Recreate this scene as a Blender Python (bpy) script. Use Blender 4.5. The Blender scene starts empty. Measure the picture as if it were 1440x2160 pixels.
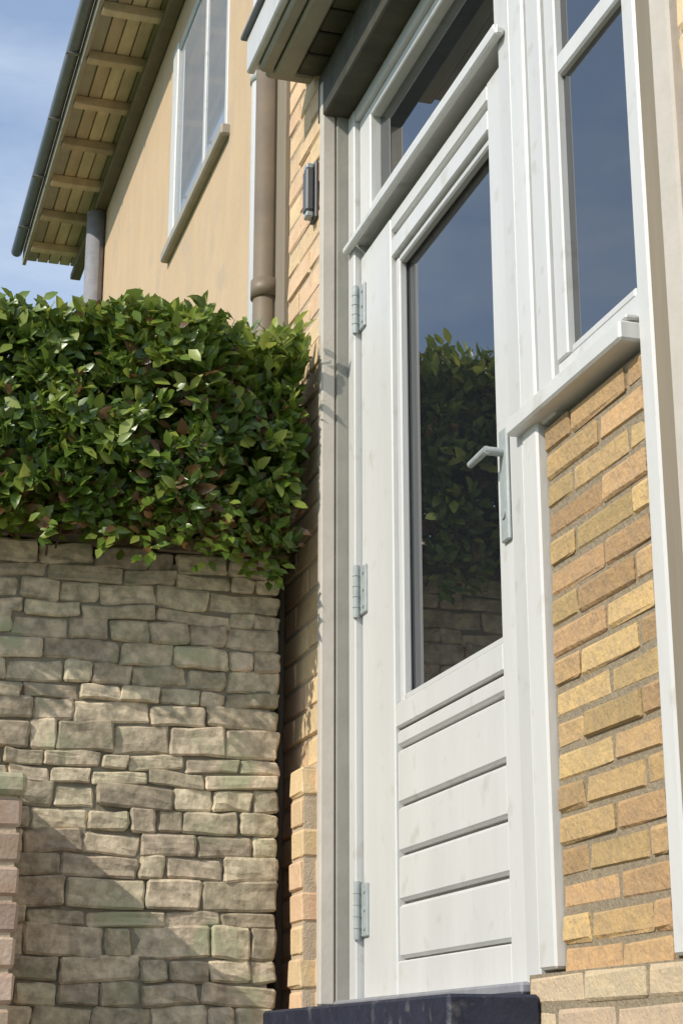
import bpy, bmesh, math, random
from mathutils import Vector, Matrix, noise
R = math.radians
random.seed(7)
sc = bpy.context.scene
C = sc.collection
# ---------------------------------------------------------------- camera
# metres; camera at the origin (eye 1.2 m above the lower path), +Y runs along the house front, +X into the house
GROUND = -1.2
cam_d = bpy.data.cameras.new('camera'); cam = bpy.data.objects.new('camera', cam_d); C.objects.link(cam)
cam_d.sensor_fit = 'VERTICAL'; cam_d.sensor_height = 24; cam_d.sensor_width = 24
cam_d.lens = 24 * 3640 / 2160
cam_d.clip_start = .05; cam_d.clip_end = 2000
YAW, TILT = R(16.9), R(17.5)
fwd = Vector((math.sin(YAW)*math.cos(TILT), math.cos(YAW)*math.cos(TILT), math.sin(TILT)))
cam.rotation_euler = fwd.to_track_quat('-Z', 'Y').to_euler()
sc.camera = cam
# ---------------------------------------------------------------- sky and sun
OFF, EL = R(23), R(36.2)
sund = Vector((-math.cos(EL)*math.cos(OFF), -math.cos(EL)*math.sin(OFF), math.sin(EL)))   # towards the sun
w = bpy.data.worlds.new('World'); sc.world = w; w.use_nodes = True
nt = w.node_tree; N = nt.nodes; Lk = nt.links; N.clear()
out = N.new('ShaderNodeOutputWorld'); bg = N.new('ShaderNodeBackground'); bg.inputs['Strength'].default_value = .122
sky = N.new('ShaderNodeTexSky'); sky.sky_type = 'NISHITA'; sky.sun_disc = False
sky.sun_elevation = EL; sky.sun_rotation = math.atan2(sund.x, sund.y); sky.air_density = 1.0; sky.dust_density = 1.6; sky.ozone_density = 3.0
tc = N.new('ShaderNodeTexCoord'); mp = N.new('ShaderNodeMapping'); mp.inputs['Scale'].default_value = (1.6, 1.6, 5.0); mp.inputs['Location'].default_value = (.1, .75, .9)
nz = N.new('ShaderNodeTexNoise'); nz.inputs['Scale'].default_value = 2.2; nz.inputs['Detail'].default_value = 8; nz.inputs['Roughness'].default_value = .58
rp = N.new('ShaderNodeValToRGB'); rp.color_ramp.elements[0].position = .44; rp.color_ramp.elements[0].color = (.34,.34,.34,1); rp.color_ramp.elements[1].position = .66
rp.color_ramp.elements[1].color = (.75, .75, .75, 1)
tn = N.new('ShaderNodeMixRGB'); tn.blend_type = 'MULTIPLY'; tn.inputs['Fac'].default_value = 1; tn.inputs['Color2'].default_value = (1.15, 1.40, 1.52, 1)
mx = N.new('ShaderNodeMixRGB'); mx.inputs['Color2'].default_value = (5.4, 6.3, 7.7, 1)
Lk.new(tc.outputs['Generated'], mp.inputs['Vector']); Lk.new(mp.outputs[0], nz.inputs['Vector']); Lk.new(nz.outputs['Fac'], rp.inputs[0])
Lk.new(rp.outputs[0], mx.inputs['Fac']); Lk.new(sky.outputs[0], tn.inputs['Color1']); Lk.new(tn.outputs[0], mx.inputs['Color1']); Lk.new(mx.outputs[0], bg.inputs['Color']); Lk.new(bg.outputs[0], out.inputs[0])
sd = bpy.data.lights.new('sun', 'SUN'); sd.energy = 3.55; sd.angle = R(.55); sd.color = (1, .93, .82)
so = bpy.data.objects.new('sun', sd); C.objects.link(so); so.rotation_euler = sund.to_track_quat('Z', 'Y').to_euler(); so.location = (-6, -3, 8)
vs = sc.view_settings
sc.display_settings.display_device = 'sRGB'
vs.view_transform = 'Standard'; vs.look = 'None'; vs.exposure = 0.0; vs.gamma = 1; vs.use_curve_mapping = False

# ---------------------------------------------------------------- materials
def mat(name, col, col2=None, scale=8, rough=.8, bump=.0, bscale=60, objrand=0, spec=.5, detail=6, stretch=(1,1,1),
        spots=None, ior=None, coat=0):
    m = bpy.data.materials.new(name); m.use_nodes = True
    n = m.node_tree.nodes; l = m.node_tree.links; b = n['Principled BSDF']
    b.inputs['Roughness'].default_value = rough; b.inputs['Specular IOR Level'].default_value = spec
    if ior: b.inputs['IOR'].default_value = ior
    if coat: b.inputs['Coat Weight'].default_value = coat
    t = n.new('ShaderNodeTexCoord'); g = n.new('ShaderNodeNewGeometry'); mp = n.new('ShaderNodeMapping'); mp.inputs['Scale'].default_value = stretch
    l.new(g.outputs['Position'], mp.inputs['Vector'])
    cur = None
    c2 = col2 or tuple(c*.8 for c in col)
    nz = n.new('ShaderNodeTexNoise'); nz.inputs['Scale'].default_value = scale; nz.inputs['Detail'].default_value = detail; nz.inputs['Roughness'].default_value = .6
    l.new(mp.outputs[0], nz.inputs['Vector'])
    rp = n.new('ShaderNodeValToRGB'); rp.color_ramp.elements[0].position = .35; rp.color_ramp.elements[1].position = .65
    rp.color_ramp.elements[0].color = (*col, 1); rp.color_ramp.elements[1].color = (*c2, 1)
    l.new(nz.outputs['Fac'], rp.inputs[0]); cur = rp.outputs[0]
    if spots:
        sc_, sw, scol = spots
        n2 = n.new('ShaderNodeTexNoise'); n2.inputs['Scale'].default_value = sc_; n2.inputs['Detail'].default_value = 5
        r2 = n.new('ShaderNodeValToRGB'); r2.color_ramp.elements[0].position = sw; r2.color_ramp.elements[1].position = min(1, sw+.12)
        m2 = n.new('ShaderNodeMixRGB'); m2.inputs['Color2'].default_value = (*scol, 1)
        l.new(g.outputs['Position'], n2.inputs['Vector']); l.new(n2.outputs['Fac'], r2.inputs[0]); l.new(r2.outputs[0], m2.inputs['Fac']); l.new(cur, m2.inputs['Color1']); cur = m2.outputs[0]
    if objrand:
        oi = n.new('ShaderNodeObjectInfo'); hs = n.new('ShaderNodeHueSaturation'); ma = n.new('ShaderNodeMapRange')
        ma.inputs['To Min'].default_value = 1-objrand; ma.inputs['To Max'].default_value = 1+objrand
        mb = n.new('ShaderNodeMath'); mb.operation = 'MULTIPLY'; mb.inputs[1].default_value = 7.13
        fr = n.new('ShaderNodeMath'); fr.operation = 'FRACT'; mh = n.new('ShaderNodeMapRange'); mh.inputs['To Min'].default_value = .5-.010; mh.inputs['To Max'].default_value = .5+.010
        l.new(oi.outputs['Random'], ma.inputs['Value']); l.new(ma.outputs[0], hs.inputs['Value'])
        l.new(oi.outputs['Random'], mb.inputs[0]); l.new(mb.outputs[0], fr.inputs[0]); l.new(fr.outputs[0], mh.inputs['Value']); l.new(mh.outputs[0], hs.inputs['Hue'])
        l.new(cur, hs.inputs['Color']); cur = hs.outputs[0]
    l.new(cur, b.inputs['Base Color'])
    if bump:
        n3 = n.new('ShaderNodeTexNoise'); n3.inputs['Scale'].default_value = bscale; n3.inputs['Detail'].default_value = 8
        bp = n.new('ShaderNodeBump'); bp.inputs['Strength'].default_value = bump; bp.inputs['Distance'].default_value = .004
        l.new(mp.outputs[0], n3.inputs['Vector']); l.new(n3.outputs['Fac'], bp.inputs['Height']); l.new(bp.outputs[0], b.inputs['Normal'])
    return m
M = dict(
    white=mat('white_paint', (.69,.68,.655), (.63,.62,.595), 7, .42, .22, 70, spots=(16,.60,(.57,.55,.50)), stretch=(1,1,.2)),
    white2=mat('frame_paint', (.63,.62,.60), (.58,.57,.55), 6, .45, .2, 70, spots=(19,.61,(.50,.48,.43)), stretch=(1,1,.2)),
    brick=mat('ochre_brick', (.57,.37,.165), (.44,.30,.16), 45, .9, 1.0, 110, objrand=.24, spots=(40,.6,(.40,.28,.15))),
    palebrick=mat('cream_brick', (.80,.56,.33), (.68,.48,.29), 26, .9, .45, 140, objrand=.10, spots=(34,.62,(.58,.42,.27))),
    tanbrick=mat('tan_brick', (.62,.465,.30), (.50,.39,.27), 34, .9, .8, 140, objrand=.10),
    redbrick=mat('pink_brown_brick', (.40,.27,.19), (.48,.36,.28), 20, .92, .5, 120, objrand=.28),
    mortar=mat('ochre_mortar', (.34,.27,.18), (.25,.20,.135), 90, .95, 1.0, 160),
    palemortar=mat('pale_mortar', (.58,.46,.32), (.48,.38,.27), 60, .95, .6, 200),
    render=mat('peach_render', (.62,.45,.28), (.57,.41,.25), 6, .92, .8, 60, spots=(3.2,.56,(.53,.40,.27)), stretch=(1,1,.35)),
    taupe=mat('weathered_taupe_timber', (.29,.235,.165), (.24,.20,.145), 14, .8, .4, 80, stretch=(1,1,.12)),
    pipe=mat('brown_downpipe_paint', (.22,.165,.105), (.17,.13,.09), 9, .5, .1, 60),
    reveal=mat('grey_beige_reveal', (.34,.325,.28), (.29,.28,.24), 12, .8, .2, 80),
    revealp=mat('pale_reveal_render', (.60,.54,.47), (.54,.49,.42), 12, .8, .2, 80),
    glass=mat('window_glass', (.010,.012,.015), (.016,.018,.02), 3, .012, .02, 5, spec=.5, ior=2.8),
    farglass=mat('far_window_glass', (.30,.33,.38), (.36,.38,.41), 2, .03, 0, ior=2.4),
    lead=mat('dark_grey_gutter', (.17,.175,.19), (.21,.21,.215), 12, .5, .1),
    soffit=mat('brown_soffit_timber', (.66,.52,.36), (.50,.39,.265), 10, .75, .3, 60, objrand=.22, stretch=(1,.3,1)),
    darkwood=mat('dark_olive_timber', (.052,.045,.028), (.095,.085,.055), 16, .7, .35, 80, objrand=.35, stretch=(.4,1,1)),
    beige=mat('taupe_moulding', (.40,.355,.28), (.34,.305,.245), 10, .7, .15, 60),
    cope=mat('brown_coping_stone', (.24,.185,.125), (.16,.125,.08), 22, .95, .9, 60, objrand=.2),
    lamp=mat('dark_grey_metal', (.085,.09,.095), (.11,.11,.115), 20, .45, .05),
    steel=mat('brushed_hinge_steel', (.42,.45,.44), (.34,.37,.36), 40, .4, .05),
    navy=mat('navy_painted_stone', (.012,.016,.036), (.026,.032,.058), 14, .5, .6, 90, spots=(26,.60,(.10,.10,.11))),
    sillstone=mat('threshold_grey', (.30,.30,.32), (.24,.24,.26), 20, .5, .1),
    stone=mat('weathered_rubble_stone', (.62,.51,.36), (.31,.26,.18), 38, .95, 1.0, 55, objrand=.30, spots=(9,.58,(.36,.35,.22))),
    joint=mat('wall_joint_mud', (.27,.24,.18), (.20,.17,.12), 30, .98, .8, 90),
    soil=mat('dark_soil', (.045,.03,.018), (.07,.05,.03), 40, 1, .8, 60),
    ground=mat('garden_gravel', (.26,.23,.18), (.20,.18,.14), 40, .95, .8, 80),
    grass=mat('lawn_grass', (.07,.11,.03), (.05,.085,.02), 3, .95, .8, 120),
    tile=mat('roof_tile', (.16,.11,.08), (.12,.085,.065), 8, .85, .3, 50, objrand=.15),
    twig=mat('hedge_twig', (.075,.045,.025), (.05,.032,.02), 50, .9, .5, 90),
)
def leafmat(name, a, b_, c):
    m = bpy.data.materials.new(name); m.use_nodes = True
    n = m.node_tree.nodes; l = m.node_tree.links; p = n['Principled BSDF']
    at = n.new('ShaderNodeAttribute'); at.attribute_name = 'tone'; at.attribute_type = 'GEOMETRY'
    r = n.new('ShaderNodeValToRGB'); e = r.color_ramp.elements
    e[0].position = 0; e[0].color = (*a, 1); e[1].position = 1; e[1].color = (*c, 1); k = e.new(.6); k.color = (*b_, 1)
    l.new(at.outputs['Fac'], r.inputs[0]); l.new(r.outputs[0], p.inputs['Base Color'])
    p.inputs['Roughness'].default_value = .33; p.inputs['Specular IOR Level'].default_value = .55
    tr = n.new('ShaderNodeBsdfTranslucent'); ms = n.new('ShaderNodeMixShader'); ms.inputs[0].default_value = .28
    hs = n.new('ShaderNodeHueSaturation'); hs.inputs['Value'].default_value = 1.8; hs.inputs['Hue'].default_value = .48
    l.new(r.outputs[0], hs.inputs['Color']); l.new(hs.outputs[0], tr.inputs['Color'])
    l.new(p.outputs[0], ms.inputs[1]); l.new(tr.outputs[0], ms.inputs[2]); l.new(ms.outputs[0], n['Material Output'].inputs[0])
    return m
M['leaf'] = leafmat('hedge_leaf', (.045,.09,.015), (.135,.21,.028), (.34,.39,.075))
M['oldleaf'] = leafmat('withered_leaf', (.10,.05,.02), (.14,.08,.03), (.18,.12,.04))

# ---------------------------------------------------------------- helpers
def tag(o, label=None, cat=None, group=None, kind=None):
    if label: o['label'] = label
    if cat: o['category'] = cat
    if group: o['group'] = group
    if kind: o['kind'] = kind
    return o
def empty(name, loc):
    o = bpy.data.objects.new(name, None); C.objects.link(o); o.location = loc; o.empty_display_size = .1
    return o
def link(name, me, m, parent=None, loc=None):
    o = bpy.data.objects.new(name, me); C.objects.link(o)
    if m is not None and not me.materials: me.materials.append(m)
    if parent is not None:
        o.parent = parent
    world_at(o, loc if loc is not None else (0,0,0))
    return o
def origin(o):
    v = Vector((0,0,0))
    while o is not None: v += o.location; o = o.parent
    return v
def world_at(o, loc):
    o.location = Vector(loc) - (origin(o.parent) if o.parent else Vector((0,0,0)))
def bx(bm, x0, x1, y0, y1, z0, z1, bev=0):
    r = bmesh.ops.create_cube(bm, size=1, matrix=Matrix.Translation(((x0+x1)/2, (y0+y1)/2, (z0+z1)/2)) @ Matrix.Diagonal((x1-x0, y1-y0, z1-z0, 1)))
    if bev:
        es = list({e for v in r['verts'] for e in v.link_edges})
        bmesh.ops.bevel(bm, geom=es, offset=bev, segments=1, affect='EDGES')
    return bm
def fin(bm, name, m, parent=None, smooth=False):
    # origin at the middle of the base of the piece
    xs = [v.co for v in bm.verts]
    lo = Vector((min(v.x for v in xs), min(v.y for v in xs), min(v.z for v in xs))); hi = Vector((max(v.x for v in xs), max(v.y for v in xs), max(v.z for v in xs)))
    o0 = Vector(((lo.x+hi.x)/2, (lo.y+hi.y)/2, lo.z))
    bmesh.ops.translate(bm, verts=bm.verts, vec=-o0)
    me = bpy.data.meshes.new(name); bm.to_mesh(me); bm.free()
    if smooth:
        for p in me.polygons: p.use_smooth = True
    return link(name, me, m, parent, o0)
def box(name, m, x0, x1, y0, y1, z0, z1, parent=None, bev=.002):
    return fin(bx(bmesh.new(), x0, x1, y0, y1, z0, z1, bev), name, m, parent)
def tube(bm, p0, p1, r0, r1=None, n=16):
    p0, p1 = Vector(p0), Vector(p1); r1 = r0 if r1 is None else r1
    d = p1-p0; q = d.to_track_quat('Z', 'Y').to_matrix().to_4x4()
    bmesh.ops.create_cone(bm, cap_ends=True, segments=n, radius1=r0, radius2=r1, depth=d.length, matrix=Matrix.Translation((p0+p1)/2) @ q)
    return bm
def rough_block(name, l, d, h, seed, amt, bev, cuts=0):
    # block centred on x, y with its base at z = 0
    bm = bmesh.new(); bx(bm, -l/2, l/2, -d/2, d/2, 0, h, bev)
    rr = random.Random(seed)
    if cuts:
        bmesh.ops.subdivide_edges(bm, edges=bm.edges[:], cuts=cuts, use_grid_fill=True)
    for v in bm.verts:
        v.co += Vector((rr.uniform(-1,1)*amt, rr.uniform(-1,1)*amt*1.3, rr.uniform(-1,1)*amt*1.3))
    me = bpy.data.meshes.new(name); bm.to_mesh(me); bm.free()
    return me
ACR, CRS, BL = .010, .068, .205
def brick_meshes(m, CRS):
    full = [rough_block('brick', .10, BL-ACR, CRS-ACR, s, .0020, .0035) for s in range(5)]
    half = [rough_block('brick', .10, BL/2-ACR, CRS-ACR, 20+s, .0020, .0035) for s in range(3)]
    for k in full+half: k.materials.append(m)
    return full, half
def brick_wall(parent, m, face, y0, y1, z0, z1, seed, CRS=CRS):
    """bricks whose faces lie on X = face, running along Y from y0 to y1"""
    rr = random.Random(seed); full, half = brick_meshes(m, CRS)
    ncourse = int(round((z1-z0)/CRS))
    for c in range(ncourse):
        z = z0 + c*CRS
        y = y1
        first = (c % 2 == 1)
        while y > y0 + .02:
            L = BL/2 if first else BL
            first = False
            if y - L < y0 - .02: L = y - y0
            meshes = half if L < BL*.72 else full
            o = bpy.data.objects.new('brick', rr.choice(meshes)); C.objects.link(o); o.parent = parent
            base = (BL/2 if meshes is half else BL) - ACR
            o.scale = (1, max(.2, (L-ACR)/base), 1)
            world_at(o, (face + .05 + rr.uniform(-.003,.002), y - L/2, z + ACR/2))
            y -= L

XA, XD = 1.05, 1.12
# ---------------------------------------------------------------- ground
def sheet(name, m, x0, x1, y0, y1, z, n=1):
    bm = bmesh.new(); bmesh.ops.create_grid(bm, x_segments=n, y_segments=n, size=.5, matrix=Matrix.Translation(((x0+x1)/2, (y0+y1)/2, z)) @ Matrix.Diagonal((x1-x0, y1-y0, 1, 1)))
    o = fin(bm, name, m); tag(o, kind='structure'); return o
sheet('ground', M['grass'], -500, 500, -500, 500, GROUND)
sheet('path', M['ground'], -1.6, 1.04, -4, 3.78, GROUND+.004)

# ---------------------------------------------------------------- the house with the door
house = empty('house', (1.6, 2.9, GROUND))
tag(house, 'near house of ochre and cream brick with a white panelled door and narrow side window', 'house')
# wall beyond the door
wf = box('wall', M['palemortar'], XA+.004, 2.4, 3.625, 4.095, GROUND, 3.3, house, 0)
brick_wall(wf, M['palebrick'], XA, 3.625, 3.93, 0.0-.068, 2.38, 3)
# stepped footing courses
ft = box('footing', M['palemortar'], XA-.035+.006, XA+.004, 3.640, 3.735, GROUND, .605, house, 0)
brick_wall(ft, M['palebrick'], XA-.035, 3.64, 3.735, -.07, .61, 5)
# upper bricks that the canopy hides
ub = bmesh.new()
for c in range(13):
    for k in range(2):
        ys = 3.93 - k*.1525
        bx(ub, XA, XA+.05, ys-.1425, ys, 2.385+c*CRS, 2.385+c*CRS+CRS-ACR, .004)
tag(fin(ub, 'upper_bricks', M['palebrick'], wf), kind='stuff')
# taupe timber corner board
box('corner_board', M['taupe'], XA-.012, XA+.006, 3.935, 4.11, GROUND, 3.3, house, .004)
# downpipe and brackets on it
bm = bmesh.new(); tube(bm, (XA-.03, 4.045, GROUND), (XA-.03, 4.045, 3.2), .034, n=20)
dp = fin(bm, 'downpipe', M['pipe'], house, True); tag(dp, label='brown round downpipe')
for z in (.2, 1.9):
    bm = bmesh.new(); tube(bm, (XA-.03, 4.045, z), (XA-.03, 4.045, z+.05), .040, n=20); fin(bm, 'collar', M['pipe'], dp, True)
# plain masonry behind the frames and above
box('wall', M['mortar'], XD+.10, 2.4, 1.2, 3.62, GROUND, 3.3, house, 0)
box('wall', M['palemortar'], XA+.008, XD+.098, .9, 3.62, 2.36, 3.3, house, 0)
# reveal on the far side of the recess
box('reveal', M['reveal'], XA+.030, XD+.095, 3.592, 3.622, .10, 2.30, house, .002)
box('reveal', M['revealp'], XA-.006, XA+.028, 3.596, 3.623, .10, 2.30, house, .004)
# lintel
box('lintel', M['darkwood'], XA-.004, XD+.095, 1.95, 3.645, 2.20, 2.332, house, .004)

# --- door frame
fr = empty('door_frame', (XD, 3.1, .1)); fr.parent = house; world_at(fr, (XD, 3.1, .1))
W, W2 = M['white'], M['white2']
box('jamb', W2, XD-.012, XD+.09, 3.545, 3.592, .10, 2.198, fr, .003)
box('jamb', W2, XD-.010, XD+.09, 2.585, 2.640, .10, 2.198, fr, .003)
box('head', W2, XD-.010, XD+.09, 2.643, 3.543, 1.835, 1.875, fr, .003)
box('drip_mould', W, XD-.030, XD-.012, 2.60, 3.58, 1.822, 1.840, fr, .004)
box('head', W2, XD-.010, XD+.09, 2.643, 3.543, 2.165, 2.198, fr, .003)
box('threshold', M['sillstone'], XD-.045, XD+.09, 2.58, 3.60, .092, .110, fr, .004)
# fanlight
fl = empty('fanlight', (XD, 3.1, 1.88)); fl.parent = house; world_at(fl, (XD, 3.1, 1.88))
box('frame', W, XD+.002, XD+.05, 2.645, 2.685, 1.877, 2.163, fl, .003)
box('frame', W, XD+.002, XD+.05, 3.46, 3.541, 1.877, 2.163, fl, .003)
box('frame', W, XD+.002, XD+.05, 2.687, 3.458, 1.877, 1.905, fl, .003)
box('frame', W, XD+.002, XD+.05, 2.687, 3.458, 2.135, 2.163, fl, .003)
box('pane', M['glass'], XD+.028, XD+.036, 2.687, 3.458, 1.905, 2.135, fl, 0)
# --- door leaf
dr = empty('door', (XD, 3.1, .11)); dr.parent = house; world_at(dr, (XD, 3.1, .11))
tag(dr, label='white door with one tall pane above horizontal boards')
DF = XD+.004
box('stile', W, DF, DF+.045, 3.325, 3.540, .112, 1.800, dr, .003)
box('stile', W, DF, DF+.045, 2.645, 2.735, .112, 1.800, dr, .003)
box('rail', W, DF+.001, DF+.044, 2.737, 3.323, 1.700, 1.745, dr, .003)
box('rail', W, DF+.014, DF+.044, 2.737, 3.323, 1.747, 1.762, dr, .001)
box('rail', W, DF+.001, DF+.044, 2.737, 3.323, 1.764, 1.800, dr, .003)
box('rail', W, DF+.020, DF+.06, 2.645, 3.540, 1.802, 1.820, dr, .001)
box('rail', W, DF+.001, DF+.044, 2.737, 3.323, .640, .690, dr, .003)
box('rail', W, DF+.001, DF+.044, 2.737, 3.323, .112, .178, dr, .003)
box('board', W, DF+.026, DF+.040, 2.737, 3.323, .179, .639, dr, 0)      # backing of the boards
dr.children[-1].name = 'backing'
zs = [.180, .288, .385, .480, .560, .600, .638]
zs = [.180, .290, .385, .482, .598]
for a, b in zip(zs, zs[1:]+[.639]):
    box('board', W, DF+.004, DF+.024, 2.738, 3.322, a+.003, b-.004, dr, .006)
# beads round the pane
box('bead', W2, DF+.012, DF+.032, 3.300, 3.324, .692, 1.698, dr, .004)
box('bead', W2, DF+.012, DF+.032, 2.736, 2.752, .692, 1.698, dr, .004)
box('bead', W2, DF+.012, DF+.032, 2.753, 3.299, 1.680, 1.698, dr, .004)
box('bead', W2, DF+.012, DF+.032, 2.753, 3.299, .692, .708, dr, .004)
box('pane', M['glass'], DF+.033, DF+.040, 2.738, 3.322, .690, 1.700, dr, 0)
for z in (.292, .985, 1.667):
    bm = bmesh.new(); bx(bm, DF-.006, DF+.0015, 3.50, 3.542, z-.055, z+.055, .002)
    tube(bm, (DF-.013, 3.543, z-.06), (DF-.013, 3.543, z+.06), .0075, n=12)
    for q in (-.036, -.012, .012, .036): tube(bm, (DF-.013, 3.543, z+q-.001), (DF-.013, 3.543, z+q+.001), .0088, n=12)
    for q in (-.038, 0, .038): tube(bm, (DF-.0085, 3.516, z+q), (DF-.0055, 3.516, z+q), .0045, n=10)
    fin(bm, 'hinge', M['steel'], dr)
bm = bmesh.new(); bx(bm, DF-.008, DF-.0005, 2.672, 2.708, .86, 1.07, .003)
tube(bm, (DF-.008, 2.69, 1.025), (DF-.043, 2.69, 1.025), .008, n=14)
tube(bm, (DF-.040, 2.684, 1.025), (DF-.040, 2.765, 1.023), .0075, .0065, 14)
tube(bm, (DF-.011, 2.69, .91), (DF-.006, 2.69, .91), .009, n=14)
fin(bm, 'handle', M['steel'], dr)
# --- post between door and window, window
wi = empty('side_window', (XD, 2.3, 1.0)); wi.parent = house; world_at(wi, (XD, 2.3, 1.0))
tag(wi, label='narrow white framed window over the ochre brick panel')
box('post', W, XD-.012, XD+.09, 2.520, 2.583, .128, 2.198, wi, .004)
box('post', W2, XD-.006, XD+.09, 2.458, 2.518, 1.015, 2.198, wi, .004)
box('post', W, XD-.003, XD+.09, 2.108, 2.150, .128, 2.198, wi, .004)
box('frame', W2, XD+.002, XD+.07, 2.412, 2.456, 1.105, 2.19, wi, .003)
box('frame', W, XD+.006, XD+.07, 2.152, 2.166, 1.105, 2.19, wi, .003)
box('frame', W, XD+.004, XD+.07, 2.152, 2.456, 1.060, 1.103, wi, .003)
box('bead', W2, XD+.009, XD+.05, 2.178, 2.410, 1.104, 1.122, wi, .004)
box('glazing_bar', W, XD+.003, XD+.06, 2.167, 2.410, 1.625, 1.665, wi, .004)
box('pane', M['glass'], XD+.016, XD+.024, 2.166, 2.412, 1.103, 1.625, wi, 0)
box('pane', M['glass'], XD+.016, XD+.024, 2.166, 2.412, 1.665, 2.19, wi, 0)
bm = bmesh.new(); bx(bm, XD-.034, XD+.06, 2.152, 2.60, 1.020, 1.052, .004)
fin(bm, 'sill', W, wi)
box('sill_lip', W, XD-.022, XD+.001, 2.152, 2.518, 1.0545, 1.064, wi, .003)
# --- ochre brick panel under the window
bp = box('brick_panel', M['mortar'], XD+.0055, XD+.099, 2.152, 2.518, GROUND, 1.008, house, 0)
brick_wall(bp, M['brick'], XD+.002, 2.154, 2.518, 1.010-18*.050, 1.010, 9, .050)
pl = box('plinth', M['mortar'], XD-.032, XD+.004, 1.30, 2.575, GROUND, .120, house, 0)
brick_wall(pl, M['tanbrick'], XD-.036, 1.30, 2.575, .120-5*.050, .120, 11, .050)
# --- near wall at the right
nw = box('wall', M['palemortar'], XA+.008, XD+.098, .9, 1.917, GROUND, 2.355, house, 0)
brick_wall(nw, M['palebrick'], XA, 1.20, 1.860, .125, 2.35, 13)
box('pilaster', M['revealp'], XA-.010, XA+.050, 1.864, 1.918, GROUND, 2.355, house, .004)
box('corner_board', M['taupe'], XA-.006, XD+.030, 1.920, 1.966, GROUND, 2.355, house, .003)
# --- canopy over the door
cp = empty('canopy', (.95, 2.8, 2.3)); cp.parent = house; world_at(cp, (.95, 2.8, 2.3))
tag(cp, label='shallow door canopy with dark boards underneath')
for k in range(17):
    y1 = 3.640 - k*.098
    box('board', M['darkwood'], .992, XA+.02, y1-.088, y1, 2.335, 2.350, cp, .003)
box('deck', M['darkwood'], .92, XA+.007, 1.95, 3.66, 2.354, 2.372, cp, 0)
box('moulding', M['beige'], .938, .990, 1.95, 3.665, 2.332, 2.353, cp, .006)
box('moulding', M['beige'], .902, .936, 1.94, 3.675, 2.342, 2.372, cp, .006)
box('moulding', M['beige'], .925, XA-.006, 3.668, 3.705, 2.346, 2.374, cp, .006)
box('fascia', W2, .880, .901, 1.93, 3.72, 2.360, 2.46, cp, .004)
box('fascia', W2, .902, XA+.005, 3.700, 3.72, 2.376, 2.46, cp, .004)
box('top', M['lead'], .866, XA+.005, 1.92, 3.735, 2.462, 2.475, cp, .003)

# ---------------------------------------------------------------- wall lamp
lp = empty('wall_lamp', (XA, 3.69, 1.955)); tag(lp, 'small dark grey box lamp fixed to the cream brick beside the door', 'lamp')
box('back_plate', M['lamp'], XA-.009, XA-.001, 3.645, 3.695, 1.950, 2.105, lp, .002)
box('lamp_body', M['lamp'], XA-.030, XA-.010, 3.652, 3.688, 1.970, 2.085, lp, .004)
box('collar', M['steel'], XA-.028, XA-.011, 3.655, 3.685, 2.086, 2.100, lp, .002)
box('lens', M['steel'], XA-.028, XA-.011, 3.655, 3.685, 1.955, 1.969, lp, .002)

# ---------------------------------------------------------------- doorstep
st = empty('doorstep', (1.0, 3.05, GROUND)); tag(st, 'dark navy stone doorstep under the white door', 'doorstep')
box('slab', M['navy'], .935, XD-.034, 2.53, 3.645, .035, .090, st, .005)
box('riser', M['navy'], .950, XD-.036, 2.545, 3.62, -.12, .034, st, .003)
for k in range(5):
    zt = -.122 - k*.18
    box('step', M['ground'], .945-.26*(k+1), XD-.036, 2.40-.1*k, 3.62, zt-.178 if k < 5 else GROUND, zt, st, .006)
box('base', M['ground'], -.36, XD-.036, 2.0, 3.62, GROUND, -1.024, st, .004)

# ---------------------------------------------------------------- stone retaining wall
XE = .992
sw = empty('stone_wall', (-.6, 3.95, GROUND)); tag(sw, 'mossy rubble stone retaining wall carrying the hedge', 'wall', kind='thing')
box('core', M['joint'], -4.5, XE-.02, 3.757, 4.05, GROUND, 1.075, sw, 0)
rr = random.Random(5)
stones = [rough_block('stone', 1, .07, 1, 100+s, .0, .0) for s in range(1)]
def stone_mesh(l, h, seed):
    r2 = random.Random(seed); bm = bmesh.new()
    bx(bm, -l/2, l/2, -.035, .035, 0, h, min(.005, h*.11))
    bmesh.ops.subdivide_edges(bm, edges=[e for e in bm.edges if e.calc_length() > .022], cuts=2, use_grid_fill=True)
    off = Vector((seed*1.7, 0, 0)); k1, k2, k3 = r2.uniform(-.12,.12), r2.uniform(-.10,.10), r2.uniform(-.10,.10)
    for v in bm.verts:
        nn = noise.noise_vector(v.co*15 + off); n2 = noise.noise_vector(v.co*55 + off)
        v.co += Vector((nn.x*.006 + n2.x*.004 + k1*(v.co.z-h/2), nn.y*.006 + n2.y*.005 + k3*v.co.x*.5, nn.z*.006 + n2.z*.003 + k2*v.co.x*.6))
    me = bpy.data.meshes.new('stone'); bm.to_mesh(me); bm.free(); me.materials.append(M['stone'])
    return me
lib = {}
for l in (.06, .09, .125, .17):
    for h in (.035, .05, .065):
        lib[(l, h)] = [stone_mesh(l-.003, h-.002, int(l*1000)+int(h*100)*7+k) for k in range(6)]
z = -.10; ns = 0
while z < 1.06:
    h = rr.choice((.035, .05, .05, .065)); x = XE
    while x > -.55:
        l = rr.choice((.06, .09, .125, .125, .17))
        if ns < 298 or True:
            if x > .2:
                o = bpy.data.objects.new('stone', rr.choice(lib[(l, h)])); C.objects.link(o); o.parent = sw
                if rr.random() < .5: o.rotation_euler.z = math.pi
                o.rotation_euler.y = rr.uniform(-.035,.035); o.scale.z = rr.uniform(.88,1.10)
                world_at(o, (x - l/2, 3.783 + rr.uniform(-.006,.004), z)); ns += 1
            else:
                break
        x -= l
    z += h
ztop = z
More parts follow.
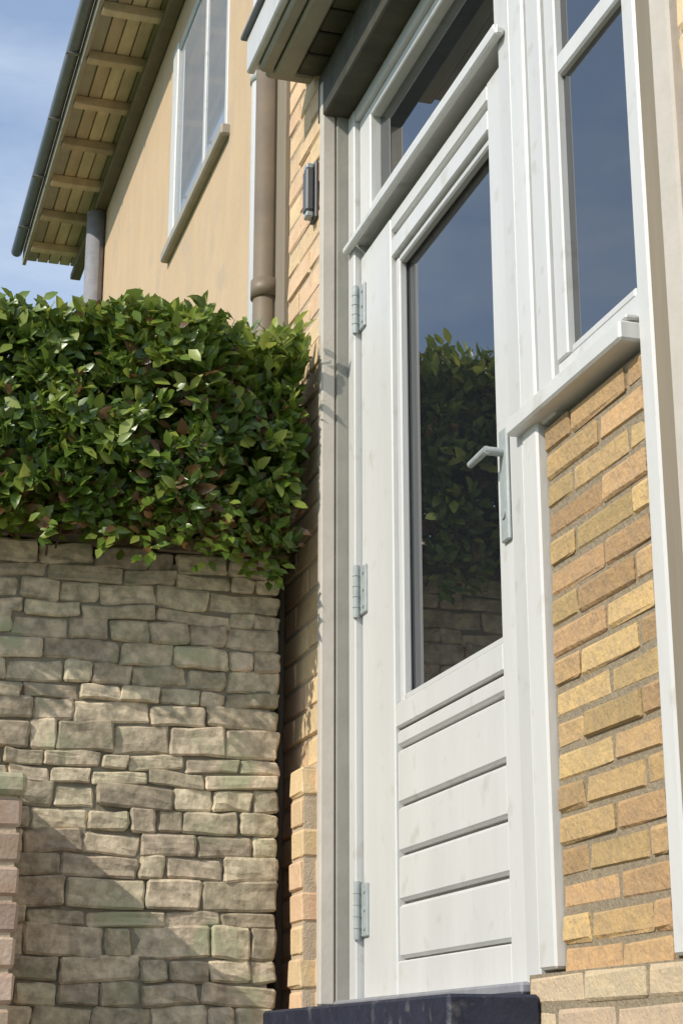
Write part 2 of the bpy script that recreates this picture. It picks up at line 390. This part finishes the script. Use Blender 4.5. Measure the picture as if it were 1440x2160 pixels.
# the rest of the wall further left and lower, joined
bm = bmesh.new()
for zz0, zz1, xr in ((GROUND, -.11, XE), (-.10, ztop, .08)):
    z = zz0
    while z < zz1-.02:
        h = rr.choice((.06, .08, .10)) if zz0 == GROUND or xr < .1 else .05
        h = min(h, zz1-z); x = xr
        while x > -4.5:
            l = rr.uniform(.10, .26)
            bx(bm, x-l+.008, x, 3.752+rr.uniform(-.012,.008), 3.80, z, z+h-.008, .008)
            x -= l
        z += h
tag(fin(bm, 'stones', M['stone'], sw), kind='stuff')
# coping stones along the top
x = XE
while x > -4.5:
    l = rr.uniform(.22, .34)
    me = stone_mesh(l-.01, .04, int(abs(x)*999)+3)
    me.materials.clear(); me.materials.append(M['cope']); o = link('coping_stone', me, None, sw, (x-l/2, 3.79+rr.uniform(-.006,.006), ztop+.002)); x -= l
# raised bed behind
sheet('raised_bed', M['soil'], -4.5, XE+.05, 3.80, 4.75, ztop+.012)
bm = bmesh.new(); prof = [(3.83, ztop+.014), (3.88, ztop+.10), (4.0, ztop+.17), (4.25, ztop+.18), (4.6, ztop+.10), (4.74, ztop+.016)]
cols = []
for i in range(46):
    x = -4.5 + i*(XE+.03+4.5)/45
    cols.append([bm.verts.new((x, y + .02*noise.noise(Vector((x*4, y*9, 0))), z + .03*noise.noise(Vector((x*7, y*5, 2))))) for y, z in prof])
for a_, b_ in zip(cols, cols[1:]):
    for q in range(len(prof)-1): bm.faces.new((a_[q], b_[q], b_[q+1], a_[q+1]))
bmesh.ops.recalc_face_normals(bm, faces=bm.faces)
tag(fin(bm, 'soil_bank', M['soil'], None, True), kind='structure')
sheet('upper_lawn', M['grass'], -60, 40, 4.75, 80, .92)
# ---------------------------------------------------------------- brick pier at the left
pr = empty('brick_pier', (.30, 3.65, GROUND)); tag(pr, 'low pink brown brick pier against the stone wall at the left edge', 'pier')
PX1, PY0, PZ = .399, 3.515, .545
box('core', M['palemortar'], .20+.008, PX1-.008, PY0+.008, 3.742, GROUND, PZ-.045, pr, 0)
rr = random.Random(8)
mfull = [rough_block('brick', .098, .09, CRS-ACR, 60+s, .002, .006) for s in range(4)]
for m_ in mfull: m_.materials.append(M['redbrick'])
c = 0; z = PZ-.045-CRS
while z > -.2:
    for (xx, yy) in ((.250, PY0+.045), (.353, PY0+.045), (.353, PY0+.148), (.353, PY0+.180)):
        o = bpy.data.objects.new('brick', rr.choice(mfull)); C.objects.link(o); o.parent = pr
        o.rotation_euler.z = rr.choice((0, math.pi)); world_at(o, (xx + rr.uniform(-.002,.002), yy + rr.uniform(-.002,.002), z+ACR/2))
    z -= CRS
box('coping_stone', M['stone'], .19, PX1+.008, PY0-.01, 3.745, PZ-.045, PZ, pr, .01)

# ---------------------------------------------------------------- hedge
hg = empty('hedge', (-1.5, 3.9, ztop+.01)); tag(hg, 'dense green leafy hedge growing along the top of the stone wall', 'hedge')
def leaf_geo(L, Wd, curl):
    # pointed oval, folded along the midrib: 6 tris
    v = [(0,0,0), (Wd*.5, L*.38, curl*.35), (-Wd*.5, L*.38, curl*.35), (0, L*.42, 0), (Wd*.33, L*.75, 0), (-Wd*.33, L*.75, 0), (0, L*.78, -curl*.5), (0, L, -curl)]
    f = [(0,1,3), (0,3,2), (1,4,6,3), (3,6,5,2), (4,7,6), (6,7,5)]
    return [Vector(p) for p in v], f
rr = random.Random(21)
HT, HB = 1.572, ztop-.01
def surf_front(x, z):
    # front surface of the hedge (Y): bulges over the wall, uneven
    b = 3.530 - .02*max(0, min(1, (x-.55)/.35)) + .05*noise.noise(Vector((x*5.0, z*6.0, 3.1))) + .03*noise.noise(Vector((x*17, z*19, 8)))
    lowcut = max(0, (HB+.16 - z))/.16
    b += .11*max(0, min(1, (x-.74)/.14))
    return b + lowcut*.035
verts = []; faces = []; tones = []; mats = []
big = []
def put(p, dirv, up, L, Wd, curl, tone, brown):
    vs_, fs = leaf_geo(L, Wd, curl)
    y = dirv.normalized(); x = y.cross(up).normalized(); zz = x.cross(y)
    m = Matrix((x, y, zz)).transposed()
    b0 = len(verts)
    for q in vs_: verts.append(p + m @ q)
    for f in fs:
        faces.append(tuple(b0+i for i in f)); mats.append(1 if brown else 0)
    tones.extend([tone]*len(vs_))
def rleaf(x, front_only=False):
    top = HT + .045*max(0, min(1, (x-.35)/.4)) + min(.008, .03*noise.noise(Vector((x*6, 1, 1)))) + .014*noise.noise(Vector((x*21, 4, 1)))
    u = rr.random()
    if u < .66:   # front shell
        z = HB + (top-HB)*rr.random()**.85
        d = rr.random()**1.7*.17
        if noise.noise(Vector((x*11, z*12, 5))) > .16: d += .05 + .06*rr.random()
        p = Vector((x, surf_front(x, z)+d, z)); n = Vector((rr.uniform(-.5,.5), -1, rr.uniform(-.2,.9)))
    elif u < .86:  # top shell
        y = 3.55+rr.random()*.70; d = rr.random()**1.7*.10
        p = Vector((x, y, top-d)); n = Vector((rr.uniform(-.4,.4), rr.uniform(-.5,.3), 1))
    elif u < .93:
        z = HB + (top-HB)*rr.random(); p = Vector((x, rr.uniform(3.75, 4.2), z)); n = Vector((0,-1,.5))
    else:
        z = HB + (top-HB)*rr.random(); p = Vector((x, 4.25-rr.random()**2*.1, z)); n = Vector((0,1,.4))
    return p, n, top
def one(x, dens=1, Lm=1):
    p, n, top = rleaf(x)
    n.normalize()
    d = (n*.55 + Vector((rr.uniform(-1,1), rr.uniform(-.6,.6), rr.uniform(-.55,.8)))*.9)
    if abs(d.normalized().dot(n)) > .97: d.x += .4
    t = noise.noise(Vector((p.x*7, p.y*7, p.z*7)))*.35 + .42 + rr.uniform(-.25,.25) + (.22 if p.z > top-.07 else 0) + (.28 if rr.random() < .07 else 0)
    brown = rr.random() < .035 + (.10 if .6 < p.x and p.z < 1.5 else 0) + (.15 if p.z < HB+.1 else 0)
    L = (rr.uniform(.017, .046) if rr.random() < .8 else rr.uniform(.040, .056))*Lm
    put(p, d, n, L, L*rr.uniform(.38,.62), rr.uniform(-.007,.013), max(0, min(1, t)), brown)
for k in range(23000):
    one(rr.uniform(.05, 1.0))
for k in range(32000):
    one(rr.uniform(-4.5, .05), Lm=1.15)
# sprigs that hang down beside the house wall
for (sx, sy, sz, ln) in ((.72,3.550,1.15,.09), (.80,3.54,1.17,.13),(.87,3.64,1.16,.14), (.55,3.550,1.10,.07), (.40,3.55,1.10,.06), (.64,3.550,1.10,.09), (.95,3.66,1.26,.24), (.78,3.58,1.15,.12), (.965,3.68,1.42,.2), (.90,3.66,1.2,.16)):
    for k in range(int(ln*190)):
        t = rr.random(); p = Vector((sx+rr.uniform(-.02,.02), sy+rr.uniform(-.02,.02), sz - ln*t))
        put(p, Vector((rr.uniform(-1,1), -.5, rr.uniform(-.9,.3))), Vector((0,-1,.4)), .034, .018, .004, rr.uniform(.2,.9), rr.random() < .15)
def leaf_object(name, idx0, vv, ff, tt, mm, parent):
    me = bpy.data.meshes.new(name); me.from_pydata([tuple(v) for v in vv], [], ff)
    at = me.attributes.new('tone', 'FLOAT', 'POINT'); at.data.foreach_set('value', tt)
    me.materials.append(M['leaf']); me.materials.append(M['oldleaf']); me.polygons.foreach_set('material_index', mm)
    for p in me.polygons: p.use_smooth = True
    return link(name, me, None, parent)
lf = leaf_object('foliage', 0, verts, faces, tones, mats, hg); tag(lf, kind='stuff')
# the nearest leaves, singly
protos = []
for k in range(10):
    verts, faces, tones, mats = [], [], [], []
    L = .030 + .002*k
    put(Vector((0,0,0)), Vector((0,1,0)), Vector((0,0,1)), L, L*.55, rr.uniform(0,.006), .25+.075*k, k == 3)
    me = bpy.data.meshes.new('leaf'); me.from_pydata([tuple(v) for v in verts], [], faces)
    at = me.attributes.new('tone', 'FLOAT', 'POINT'); at.data.foreach_set('value', tones)
    me.materials.append(M['leaf']); me.materials.append(M['oldleaf']); me.polygons.foreach_set('material_index', mats)
    for p in me.polygons: p.use_smooth = True
    protos.append(me)
for k in range(296):
    x = rr.uniform(.26, .98); z = HB+.05 + (HT-HB-.05)*rr.random()**.8
    if rr.random() < .18: z = HT + rr.uniform(-.01,.015)
    p = Vector((x, surf_front(x, z)-.006, z))
    n = Vector((rr.uniform(-.6,.6), -1, rr.uniform(-.1,1))).normalized(); d = Vector((rr.uniform(-1,1), -.3, rr.uniform(-.8,.7)))
    y = d.normalized(); xx = y.cross(n).normalized(); zz = xx.cross(y)
    o = bpy.data.objects.new('leaf', rr.choice(protos)); C.objects.link(o); o.parent = hg
    o.rotation_euler = Matrix((xx, y, zz)).transposed().to_euler(); world_at(o, p)
# stems
bm = bmesh.new(); x = 1.0
while x > -4.4:
    y0 = rr.uniform(3.80, 4.0); p = Vector((x, y0, ztop+.005))
    for s in range(3):
        q = p + Vector((rr.uniform(-.06,.06), rr.uniform(-.07,.04), .13)); tube(bm, p, q, .009-.002*s, .007-.002*s, 6)
        for j in range(3):
            q2 = q + Vector((rr.uniform(-.09,.09), rr.uniform(-.16,.06), rr.uniform(-.02,.10))); tube(bm, q, q2, .0035, .002, 5)
        p = q
    x -= rr.uniform(.05, .10)
for k in range(170):
    x = rr.uniform(-1.2, .98); z = HB + (HT-HB)*rr.random(); y0 = surf_front(x, z)
    q = Vector((x, y0+.13, z-.05)); q2 = Vector((x+rr.uniform(-.06,.06), y0+rr.uniform(-.012,.03), z+rr.uniform(.0,.07)))
    tube(bm, q, q2, .0026, .0012, 5)
for k in range(36):
    x = rr.uniform(-.4, .97); y0 = rr.uniform(3.55, 3.9)
    tube(bm, (x, y0, HT-.10), (x+rr.uniform(-.03,.03), y0+rr.uniform(-.03,.03), HT+rr.uniform(.0,.045)), .0022, .001, 5)
tag(fin(bm, 'twigs', M['twig'], hg), kind='stuff')

# ---------------------------------------------------------------- neighbouring house
nb = empty('house', (3.5, 10, .92)); tag(nb, 'tall peach rendered house behind the hedge with deep brown eaves', 'house')
XB, EZ = 1.80, 6.50
Y0, Y1 = 6.75, 13.3
WY0, WY1, WZ0, WZ1 = 8.02, 9.55, 4.74, 6.12
bm = bmesh.new()
bx(bm, XB, XB+.25, Y0, WY0, .92, EZ); bx(bm, XB, XB+.25, WY1, Y1, .92, EZ)
bx(bm, XB, XB+.25, WY0, WY1, .92, WZ0); bx(bm, XB, XB+.25, WY0, WY1, WZ1, EZ)
bx(bm, XB+.25, 6.5, Y0, Y0+.25, .92, EZ); bx(bm, XB+.25, 6.5, Y1-.25, Y1, .92, EZ); bx(bm, 6.25, 6.5, Y0+.25, Y1-.25, .92, EZ)
fin(bm, 'wall', M['render'], nb)
wn = empty('window', (XB, 8.8, WZ0)); wn.parent = nb; world_at(wn, (XB, 8.8, WZ0))
box('frame', W, XB-.02, XB+.09, WY1-.15, WY1, WZ0, WZ1, wn, .008)
box('frame', W2, XB-.008, XB+.10, WY0, WY0+.05, WZ0, WZ1, wn, .005)
box('frame', W2, XB-.008, XB+.10, WY0+.05, WY1-.152, WZ0, WZ0+.06, wn, .005)
box('frame', W2, XB-.008, XB+.10, WY0+.05, WY1-.152, WZ1-.06, WZ1, wn, .005)
box('mullion', W2, XB-.004, XB+.09, 8.60, 8.65, WZ0+.06, WZ1-.06, wn, .005)
box('pane', M['farglass'], XB+.004, XB+.012, WY0+.05, 8.60, WZ0+.06, WZ1-.06, wn, 0)
box('pane', M['farglass'], XB+.004, XB+.012, 8.65, WY1-.15, WZ0+.06, WZ1-.06, wn, 0)
box('sill', M['beige'], XB-.05, XB+.02, WY0-.06, WY1+.06, WZ0-.07, WZ0-.002, wn, .01)
# eaves: soffit boards, rafters, fascia, gutter
OUT = 1.31
for k in range(5):
    xa = OUT + .02 + k*.094
    box('soffit_board', M['beige'] if k == 0 else M['soffit'], xa, xa+.086, Y0-.3, Y1+.35, EZ-.002+.0, EZ+.02, nb, .004)
yk = Y0-.1; 
while yk < Y1+.3:
    box('rafter_tail', M['soffit'], OUT+.02, XB-.002, yk, yk+.07, EZ-.075, EZ-.004, nb, .005); yk += .60
box('wall_plate', M['pipe'], XB-.09, XB-.003, Y0-.3, Y1+.35, EZ-.13, EZ-.078, nb, .006)
box('fascia', M['beige'], OUT-.012, OUT+.018, Y0-.3, Y1+.35, EZ-.05, EZ+.14, nb, .004)
box('soffit_deck', M['soffit'], OUT+.02, XB-.002, Y0-.3, Y1+.34, EZ+.024, EZ+.04, nb, 0)
bm = bmesh.new(); tube(bm, (OUT-.065, Y0-.3, EZ+.07), (OUT-.065, Y1+.36, EZ+.07), .046, n=18)
gt = fin(bm, 'gutter', M['lead'], nb, True)
yk = Y0
while yk < Y1+.3:
    box('bracket', M['lead'], OUT-.118, OUT-.012, yk, yk+.03, EZ+.010, EZ+.022, gt, .002); yk += .9
bm = bmesh.new()
for k in range(16):     # tile courses of the roof slope
    xa, za = OUT-.06+k*.30, EZ+.15+k*.20
    vs_ = [(xa, Y0-.32, za), (xa+.34, Y0-.32, za+.225), (xa+.34, Y1+.38, za+.225), (xa, Y1+.38, za), (xa, Y0-.32, za+.03), (xa+.34, Y0-.32, za+.24), (xa+.34, Y1+.38, za+.24), (xa, Y1+.38, za+.03)]
    b = [bm.verts.new(v) for v in vs_]
    for f in ((0,1,2,3), (4,7,6,5), (0,4,5,1), (1,5,6,2), (2,6,7,3), (3,7,4,0)): bm.faces.new([b[i] for i in f])
fin(bm, 'roof', M['tile'], nb)
bm = bmesh.new(); tube(bm, (XB-.055, 7.0, .92), (XB-.055, 7.0, EZ-.14), .060, n=20)
q = fin(bm, 'downpipe', M['white2'], nb, True); tag(q, label='white downpipe nearest the camera')
for z in (2.6, 4.4): 
    bm = bmesh.new(); tube(bm, (XB-.055, 7.0, z), (XB-.055, 7.0, z+.08), .068, n=20); fin(bm, 'collar', W2, q, True)
bm = bmesh.new(); tube(bm, (XB-.07, 12.35, .92), (XB-.07, 12.35, EZ-.14), .075, n=20)
tag(fin(bm, 'downpipe', M['sillstone'], nb, True), label='pale grey downpipe at the far end')
